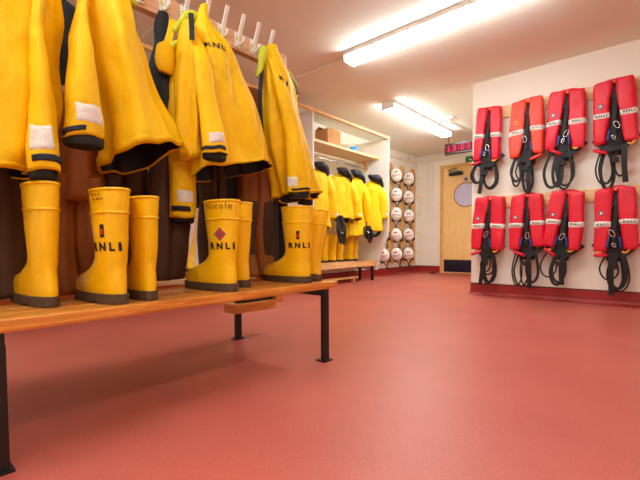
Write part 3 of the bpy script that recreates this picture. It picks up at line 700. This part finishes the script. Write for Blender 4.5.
# jackets in the locker
def locker_jacket(label, y0, y1, X, ztop, zb, seed, sl, collar=True, tilt=0.):
    t = thing('coat', label, 'coat', (X, (y0+y1)/2, zb), 'yellow coats in the locker')
    yc = (y0+y1)/2; w = (y1-y0)/2; h = ztop-zb
    L = Loft([dict(cx=X-.04, cy=yc, cz=ztop, a=w*.25, b=.03), dict(cx=X-.02, cy=yc, cz=ztop-.035, a=w*.6, b=.06, fold=.03), dict(cx=X, cy=yc, cz=ztop-.13*h, a=w*.95, b=.09, fold=.05),
              dict(cx=X, cy=yc, cz=ztop-.45*h, a=w*.98, b=.105, fold=.08), dict(cx=X, cy=yc, cz=ztop-.8*h, a=w*1.0, b=.115, fold=.09), dict(cx=X, cy=yc, cz=zb, a=w*1.06, b=.125, fold=.09, su=tilt)], 5, seed, .03, 6, seed)
    coat_body(t, L, 'yellow_clean', nt=28, nth=48)
    if collar:
        Loft([dict(cx=X+.03, cy=yc-.02, cz=ztop+.085, a=.05, b=.035), dict(cx=X+.03, cy=yc-.01, cz=ztop+.06, a=.10, b=.075, fold=.08), dict(cx=X+.05, cy=yc+.02, cz=ztop-.0, a=.12, b=.085, fold=.1, su=-.3), dict(cx=X+.06, cy=yc+.05, cz=ztop-.06, a=.085, b=.06, fold=.1, su=-.5)], 4, seed, .03, 11, seed).mb(14, 32, cap1=True).build('hood', 'navy', t, True)
    for (ya, yb, zt, ze, dx) in sl:
        S = Loft([dict(cx=X+dx*.3, cy=ya, cz=zt, a=.05, b=.05), dict(cx=X+dx*.7, cy=ya*.75+yb*.25, cz=zt*.75+ze*.25, a=.085, b=.07, fold=.06), dict(cx=X+dx, cy=ya*.4+yb*.6, cz=zt*.4+ze*.6, a=.08, b=.06, fold=.08), dict(cx=X+dx, cy=yb, cz=ze, a=.078, b=.055, fold=.05)], 3, seed, .022, 8, seed+1)
        so = S.mb(22, 28, lip=.005).build('sleeve', 'yellow_clean', t, True)
        S.mb(4, 28, .93, 1.01, off=-.007).build('inner_cuff', 'black_cloth', so, True)
        S.patch(.88, .93, -1.9, -.6, .004).build('cuff_strap', 'reflective', so, True)
locker_jacket('yellow coat with navy hood, first from the left in the far locker bay', 3.80, 4.20, -3.54, 1.60, .80, 1, [(4.12, 4.22, 1.55, .92, .08)])
locker_jacket('yellow coat with navy hood, second from the left in the far locker bay', 4.20, 4.66, -3.50, 1.58, .93, 2, [(4.60, 4.70, 1.50, .95, .10)], tilt=-.15)
locker_jacket('yellow coat with navy hood, third from the left in the far locker bay', 4.62, 5.0, -3.53, 1.60, .70, 3, [(4.95, 5.04, 1.5, .90, .10)], tilt=.1)
locker_jacket('bright yellow coat beside the white end panel of the locker', 4.98, 5.30, -3.42, 1.56, .78, 4, [(5.2, 5.27, 1.50, .97, .12)])
locker_jacket('yellow coat hanging in the middle locker bay glimpsed between the near coats', 2.2, 2.6, -3.55, 1.6, .8, 6, [(2.55, 2.58, 1.5, .95, .06)])
locker_jacket('yellow coat hanging in the near locker bay behind the bench rack', 1.2, 1.6, -3.55, 1.6, .8, 7, [])
def harness(label, y, zt, zb, seed):
    t = thing('safety_harness', label, 'harness', (-3.42, y, zb), 'black harnesses in the locker')
    rnd = random.Random(seed)
    for k in range(4):
        dy = rnd.uniform(-.06, .06); w = rnd.uniform(.03, .07)
        b = MB(); b.ribbon(smooth_path([(-3.40+.01*k, y+dy, zt), (-3.38+.01*k, y+dy+w, (zt+zb)/2), (-3.38, y+dy+w*.5, zb+rnd.uniform(0, .08)), (-3.38+.01*k, y+dy-w, (zt+zb)/2), (-3.40, y+dy-.01, zt-.02)], 7), .035, (1, 0, 0), .006)
        b.build('strap', 'webbing', t)
    MB().tube([(-3.37, y-.03, zb+.16), (-3.37, y+.04, zb+.15)], .014, 8).build('buckle', 'metal', t, True)
harness('black webbing harness hanging below the second coat in the locker', 4.30, .98, .58, 3)
harness('black webbing harness hanging lower, beside the locker end panel', 4.93, .86, .60, 5)
b = MB(); b.tube(smooth_path([(-3.36, 5.0, .72), (-3.34, 5.1, .72), (-3.33, 5.2, .80), (-3.33, 5.22, .92)], 6), .028, 8)
tag(b.build('rolled_strap', 'webbing', None, True), 'thick black curved strap hanging beneath the coat by the locker end panel', 'strap')
lab = ['first', 'second', 'third', 'fourth', 'fifth']
k = 0
bt = make_boot('yellow wellington boot on the locker bench, first from the left', (-3.54, 4.02, .3255), PI, .40, group='boots on the locker bench', detail=True, seed=11)
for i, y in enumerate((4.18, 4.36, 4.53, 4.78)):
    c = copy_tree(bt); c.location = (-3.54, y, .3255); c['label'] = 'yellow wellington boot on the locker bench, '+lab[i+1]+' from the left'
c = copy_tree(bt); c.location = (-3.56, 4.92, .3255); c['label'] = 'yellow wellington boot on the locker bench nearest the white end panel'
c = copy_tree(bt); c.location = (-3.66, 2.13, .3255); c.rotation_euler = (0, 0, -.5); c['label'] = 'yellow wellington boot glimpsed in the gap left of the red diamond boot'

# ------------------------------------------------------------------ helmet boards
HROW = (1.80, 1.44, 1.075, .70, .335)
HCOL = (6.03, 6.49, 6.93)
bcol = ('nearest the locker', 'middle', 'nearest the corner')
for k, yb in enumerate((6.42, 6.86, 7.30)):
    t = thing('helmet_board', 'upright pale wooden peg board behind the helmets, '+('the one nearest the locker', 'the middle one', 'the one nearest the corner')[k], 'peg board', (XL, yb, .2), 'upright helmet boards')
    w = .11; pts = [(yb-w, .2), (yb+w, .2), (yb+w, 2.0)]+[(yb+w*math.cos(a), 2.0+w*math.sin(a)) for a in np.linspace(.2, PI-.2, 9)]+[(yb-w, 2.0)]
    MB().prism(pts, 'x', XL+.0005, XL+.022).build('board', 'pale_pine_z', t)
    for z in HROW:
        MB().tube([(XL+.02, yb+.06, z+.10), (XL+.17, yb+.06, z+.115)], .009, 8).build('peg', 'pale_pine_x', t, True)
def helmet_proto():
    t = thing('helmet', '', 'helmet', (0, 0, 0), 'white helmets on the peg boards')
    R_ = []
    for x, r in ((.0, .112), (.02, .122), (.06, .124), (.10, .114), (.13, .094), (.15, .066), (.16, .034), (.163, .004)): R_.append((x, r))
    n = 32; vs = []; fs = []
    for x, r in R_:
        for j in range(n):
            a = 2*PI*j/n
            vs.append((x, r*.92*math.cos(a), r*1.12*math.sin(a)))
    for i in range(len(R_)-1):
        for j in range(n): fs.append((i*n+j, i*n+(j+1) % n, (i+1)*n+(j+1) % n, (i+1)*n+j))
    fs += [tuple(range(n))[::-1], tuple(range((len(R_)-1)*n, len(R_)*n))]
    sh = MB().add(vs, fs); bv = sh.bvh(); sh.build('shell', 'helmet', t, True)
    b = MB(); b.tube([(.004, .114*math.cos(a), .138*math.sin(a)) for a in np.linspace(0, 2*PI, 41)], .011, 8, False); b.build('rim', 'helmet_dark', t, True)
    b = MB()
    for s in (-1, 1):
        b.ribbon(smooth_path([(.0, s*.08, -.09), (.01, s*.05, -.145), (.012, s*.02, -.20), (.01, s*.012, -.29)], 5), .02, (1, 0, 0), .005)
    b.build('chin_strap', 'webbing', t)
    for y0 in (-.10, .045): MB().box(-.012, .03, y0, y0+.055, -.155, -.085).build('ear_pad', 'helmet_dark', t, bevel=.01)
    letters('RNLI', .06, (.1, 0, -.03), (0, 1, 0), (0, 0, 1), bv, 'helmet_print', t, bold=.002)
    decal([(-.035, .022), (.035, .022), (.035, -.022), (-.035, -.022)], (.1, 0, .04), (0, 1, 0), (0, 0, 1), bv, 'helmet_print', t, 'flag_print')
    return t
hp = helmet_proto(); used = False
rown = ('top row', 'second row from the top', 'middle row', 'second row from the bottom', 'bottom row')
for ci, y in enumerate(HCOL):
    for ri, z in enumerate(HROW):
        o = hp if not used else copy_tree(hp); used = True
        o.scale = (.9, .9, .9); o.location = (XL+.13, y+random.uniform(-.02, .02), z+random.uniform(-.01, .01)+.06)
        o.rotation_euler = (random.uniform(-.35, .35), random.uniform(-.1, .06), -1.12+random.uniform(-.15, .15))
        o['label'] = 'white helmet in the %s, in the column %s' % (rown[ri], ('nearest the locker', 'between the other two', 'nearest the corner')[ci])

# ------------------------------------------------------------------ life jacket wall
for z0, nm in ((1.93, 'upper'), (.97, 'lower')):
    t = thing('hanging_board', nm+' long pale wooden board holding a row of red life jackets', 'board', (.2, YR, z0), 'life jacket boards')
    MB().box(-1.61, XE-.3, YR-.022, YR-.0005, z0, z0+.125).build('plank', 'pale_pine_x', t, bevel=.003)
    for x in (-1.45, -1.08, -.74, -.38) if nm == 'upper' else (-1.44, -1.07, -.715, -.35):
        MB().tube([(x, YR-.02, z0+.085), (x, YR-.11, z0+.095)], .012, 10).build('peg', 'pale_pine_z', t, True)

def life_jacket(label, X, Z, cloth, badge, seed, w=.155, hgt=.55, roll=0., straplen=.36, gap=.042):
    r = random.Random(seed)
    t = thing('life_jacket', label, 'life jacket', (0, 0, 0), 'red life jackets on the wall')
    y = -.085
    bvs = {}
    for s in (-1, 1):
        wo = w*(1+r.uniform(-.06, .06)); hh = hgt*(1+r.uniform(-.03, .03)); dz = r.uniform(-.012, .012)
        ks = []
        for f, xi, xo, bb, dy in ((0, .024, .122, .036, .008), (.015, .016, .138, .046, .003), (.12, .014, .146, .05, 0), (.35, .012+gap*.25, .152, .052, 0), (.65, .012+gap*.6, .158, .054, -.002), (.92, .014+gap, .160, .05, -.004), (.985, .018+gap, .155, .04, -.004), (1., .028+gap, .145, .02, -.004)):
            xi2 = xi; xo2 = xo*wo/.155
            ks.append(dict(cx=s*(xi2+xo2)/2, cy=y+dy, cz=.0+dz-f*hh, a=(xo2-xi2)/2, b=bb, n=4.2, fold=.014))
        L = Loft(ks, 3, seed, .013, 8, seed+s, ang=0)
        mb = L.mb(34, 40, cap1=True); bvs[s] = mb.bvh()
        o = mb.build('float_lobe', cloth, t, True)
        # white band with lettering
        bd = MB(); vs = []; fs = []
        for i, (tt, of) in enumerate(((.506, -.001), (.508, .003), (.545, .003), (.547, -.001))):
            for j in range(40): vs.append(L.P(tt, 2*PI*j/40, of))
        for i in range(3):
            for j in range(40): fs.append((i*40+j, i*40+(j+1) % 40, (i+1)*40+(j+1) % 40, (i+1)*40+j))
        bd.add(vs, fs); bvb = bd.bvh(); st = bd.build('reflective_band', 'white_strip', o, True)
        kz = L.key(.5265); letters('RNLI', .030, (kz[0]+.005, y-.05, kz[2]), (1, 0, 0), (0, 0, 1), bvb, 'ink', st, bold=.0008, off=.002, spread=1.15)
    # collar bridging the lobes behind the peg
    c = MB(); c.tube(smooth_path([(-.085, y+.02, -.02), (-.04, y+.03, -.004), (0, y+.04, -.002), (.04, y+.03, -.004), (.085, y+.02, -.02)], 5), [.028]*21, 12); c.build('collar', cloth, t, True)
    if badge:
        c0 = (-.098, y-.05, -.225)
        decal(circ(.021), c0, (1, 0, 0), (0, 0, 1), bvs[-1], badge, t, 'badge', .003)
        decal(circ(.010), c0, (1, 0, 0), (0, 0, 1), bvs[-1], 'white_strip' if badge != 'emblem_gold' else 'emblem_red', t, 'badge_centre', .0045)
    # black harness pad in the slit
    Loft([dict(cx=0, cy=y+.03, cz=-.035, a=.02, b=.02, n=3), dict(cx=0, cy=y+.02, cz=-.2, a=.03, b=.03, n=3), dict(cx=0, cy=y+.02, cz=-.42, a=.042, b=.035, n=3), dict(cx=0, cy=y+.02, cz=-.57, a=.075, b=.035, n=3), dict(cx=0, cy=y+.025, cz=-.66, a=.06, b=.02, n=3)], 4, seed, .006, 14, seed, ang=0).mb(18, 28, cap1=True).build('harness_pad', 'webbing', t, True)
    b = MB(); b.ribbon(smooth_path([(.0, y-.012, -.06), (.008, y-.03, -.2), (-.006, y-.035, -.36), (.0, y-.04, -.5)], 6), .03, (0, -1, 0), .006); b.build('front_strap', 'webbing', t)
    b = MB(); b.ribbon([(-.02, y-.035, -.15), (.022, y-.035, -.16)], .03, (0, -1, 0), .008); b.build('strap_keeper', 'webbing', t)
    # buckle rings, clips, tabs
    zc = -.385*hgt/.55-.02
    tl = r.uniform(-.5, .5)
    for dx, dz_, k_ in ((r.uniform(-.03, .03), r.uniform(-.03, .02), 1.), (r.uniform(-.01, .01), r.uniform(-.12, -.08), .6))[:r.choice((1, 2))]:
        b = MB(); pts = []
        for a in np.linspace(0, 2*PI, 21):
            px_, pz_ = .017*k_*math.cos(a), .034*k_*math.sin(a)
            pts.append((dx+px_*math.cos(tl)-pz_*math.sin(tl), y-.055, zc+dz_+px_*math.sin(tl)+pz_*math.cos(tl)))
        b.tube(pts, .0045, 6, False); b.build('carabiner', 'metal', t, True)
    for s in r.choice(((-1,), (1,), (-1, 1))):
        b = MB(); b.tube(smooth_path([(s*.035, y-.05, zc-.03), (s*.045, y-.052, zc-.075), (s*.05, y-.05, zc-.12)], 4), .008, 8); b.build('clip', 'clip_blue', t, True)
    for s in (-1, 1):
        if r.random() < .6:
            b = MB(); xx = s*(.07+r.uniform(0, .05)); b.ribbon(smooth_path([(xx-.025, y-.03, -hgt-.01), (xx, y-.035, -hgt-.02), (xx+.03, y-.03, -hgt+.01*s)], 4), .014, (0, -1, 0), .006); b.build('pull_tab', 'tab_orange', t)
    s = r.choice((-1, 1)); x0 = s*r.uniform(.05, .12); zz = -hgt-r.uniform(.03, .06); dzz = r.uniform(-.035, .035)
    b = MB(); b.tube([(x0-.05, y-.035, zz+dzz), (x0-.045, y-.04, zz+dzz*.9), (x0+.045, y-.04, zz-dzz*.9), (x0+.05, y-.035, zz-dzz)], [.006, .016, .016, .006], 8); b.build('red_handle', cloth, t, True)
    # belt behind the lobes and dangling loops
    b = MB(); b.ribbon(smooth_path([(-.16, y+.02, -.50), (-.06, y-.015, -.60), (.06, y-.015, -.60), (.17, y+.02, -.50)], 6), .045, (0, -1, 0), .008); b.build('waist_belt', 'webbing', t)
    zt = -hgt-.04
    for k in range(4):
        x0 = r.uniform(-.11, .05); ww = r.uniform(.07, .13); dp = straplen*r.uniform(.55, 1.); yy = y+r.uniform(-.035, .02)
        b = MB(); b.ribbon(smooth_path([(x0, yy, zt+.02), (x0-ww*.45, yy-.005, zt-dp*.5), (x0-ww*.25, yy, zt-dp*.9), (x0+ww*.25, yy-.005, zt-dp), (x0+ww*.65, yy, zt-dp*.75), (x0+ww*.6, yy, zt-dp*.35), (x0+ww*.3, yy, zt+.02)], 6), r.choice((.014, .018, .026)), (0, -1, 0), .004); b.build('loop_strap', 'webbing', t)
    for k in range(1):
        x0 = r.uniform(-.05, .09); dp = straplen*r.uniform(.75, .98)
        b = MB(); b.ribbon(smooth_path([(x0, y-.02, zt+.02), (x0+r.uniform(-.02, .02), y-.03, zt-dp*.5), (x0+r.uniform(-.02, .02), y-.02, zt-dp)], 6), .042, (0, -1, 0), .005); b.build('hanging_strap', 'webbing', t)
    b = MB(); b.box(-.03, .03, y-.045, y-.02, zt-.13, zt-.085); b.build('strap_buckle', 'webbing', t, bevel=.006)
    t.location = (X, YR-.024, Z); t.rotation_euler = (0, roll, 0)
    return t
TZ, BZ2 = 2.035, 1.075
life_jacket('crimson life jacket at the left end of the upper row, next to the wall corner', -1.45, TZ, 'red_cloth', None, 1, .142, .55, .06, .36)
life_jacket('faded orange red life jacket with a gold badge, second in the upper row', -1.08, TZ, 'orange_cloth', 'emblem_gold', 2, .155, .55, .0, .36)
life_jacket('red life jacket third in the upper row, wide open with black harness showing', -.74, TZ, 'red_cloth', 'emblem_grey', 3, .158, .54, .03, .36, .05)
life_jacket('red life jacket at the right end of the upper row, near the picture edge', -.38, TZ, 'red_cloth', 'emblem_grey', 4, .165, .57, -.03, .36, .05)
life_jacket('red life jacket at the left end of the lower row, nearest the wall corner', -1.44, BZ2, 'red_cloth', 'emblem_grey', 5, .158, .56, .05, .36)
life_jacket('red life jacket second in the lower row, below the faded orange one', -1.07, BZ2, 'red_cloth', 'emblem_grey', 6, .158, .55, .0, .40)
life_jacket('red life jacket third in the lower row, tilted with a long loop on its left', -.715, BZ2, 'red_cloth', 'emblem_grey', 7, .158, .55, .09, .36)
life_jacket('red life jacket at the right end of the lower row, near the picture edge', -.35, BZ2, 'red_cloth', 'emblem_grey', 8, .158, .56, .0, .38)

# ------------------------------------------------------------------ camera, world
f, yaw, pit, rol, sy = 392.83, .72226, .037858, .00538, 19.4745
F = Vector((-math.sin(yaw)*math.cos(pit), math.cos(yaw)*math.cos(pit), -math.sin(pit)))
r0 = Vector((math.cos(yaw), math.sin(yaw), 0)); d0 = F.cross(r0)
Rt = r0*math.cos(rol)+d0*math.sin(rol); Dn = -r0*math.sin(rol)+d0*math.cos(rol)
cd = bpy.data.cameras.new('camera'); cam = bpy.data.objects.new('camera', cd); col.objects.link(cam)
cd.sensor_width = 36; cd.lens = f/640*36; cd.shift_y = sy/640; cd.clip_start = .02
m4 = Matrix((Rt, -Dn, -F)).transposed().to_4x4(); m4.translation = (0, 0, .58); cam.matrix_world = m4
sc.camera = cam
w = bpy.data.worlds.new('world'); sc.world = w; w.use_nodes = True
w.node_tree.nodes['Background'].inputs[0].default_value = (.8, .7, .6, 1); w.node_tree.nodes['Background'].inputs[1].default_value = .02
sc.view_settings.view_transform = 'Standard'; sc.view_settings.look = 'None'; sc.view_settings.gamma = 1; sc.view_settings.exposure = .06
sc.view_settings.use_curve_mapping = False
sc.cycles.use_denoising = True; sc.cycles.max_bounces = 8; sc.cycles.diffuse_bounces = 5; sc.cycles.sample_clamp_indirect = 8
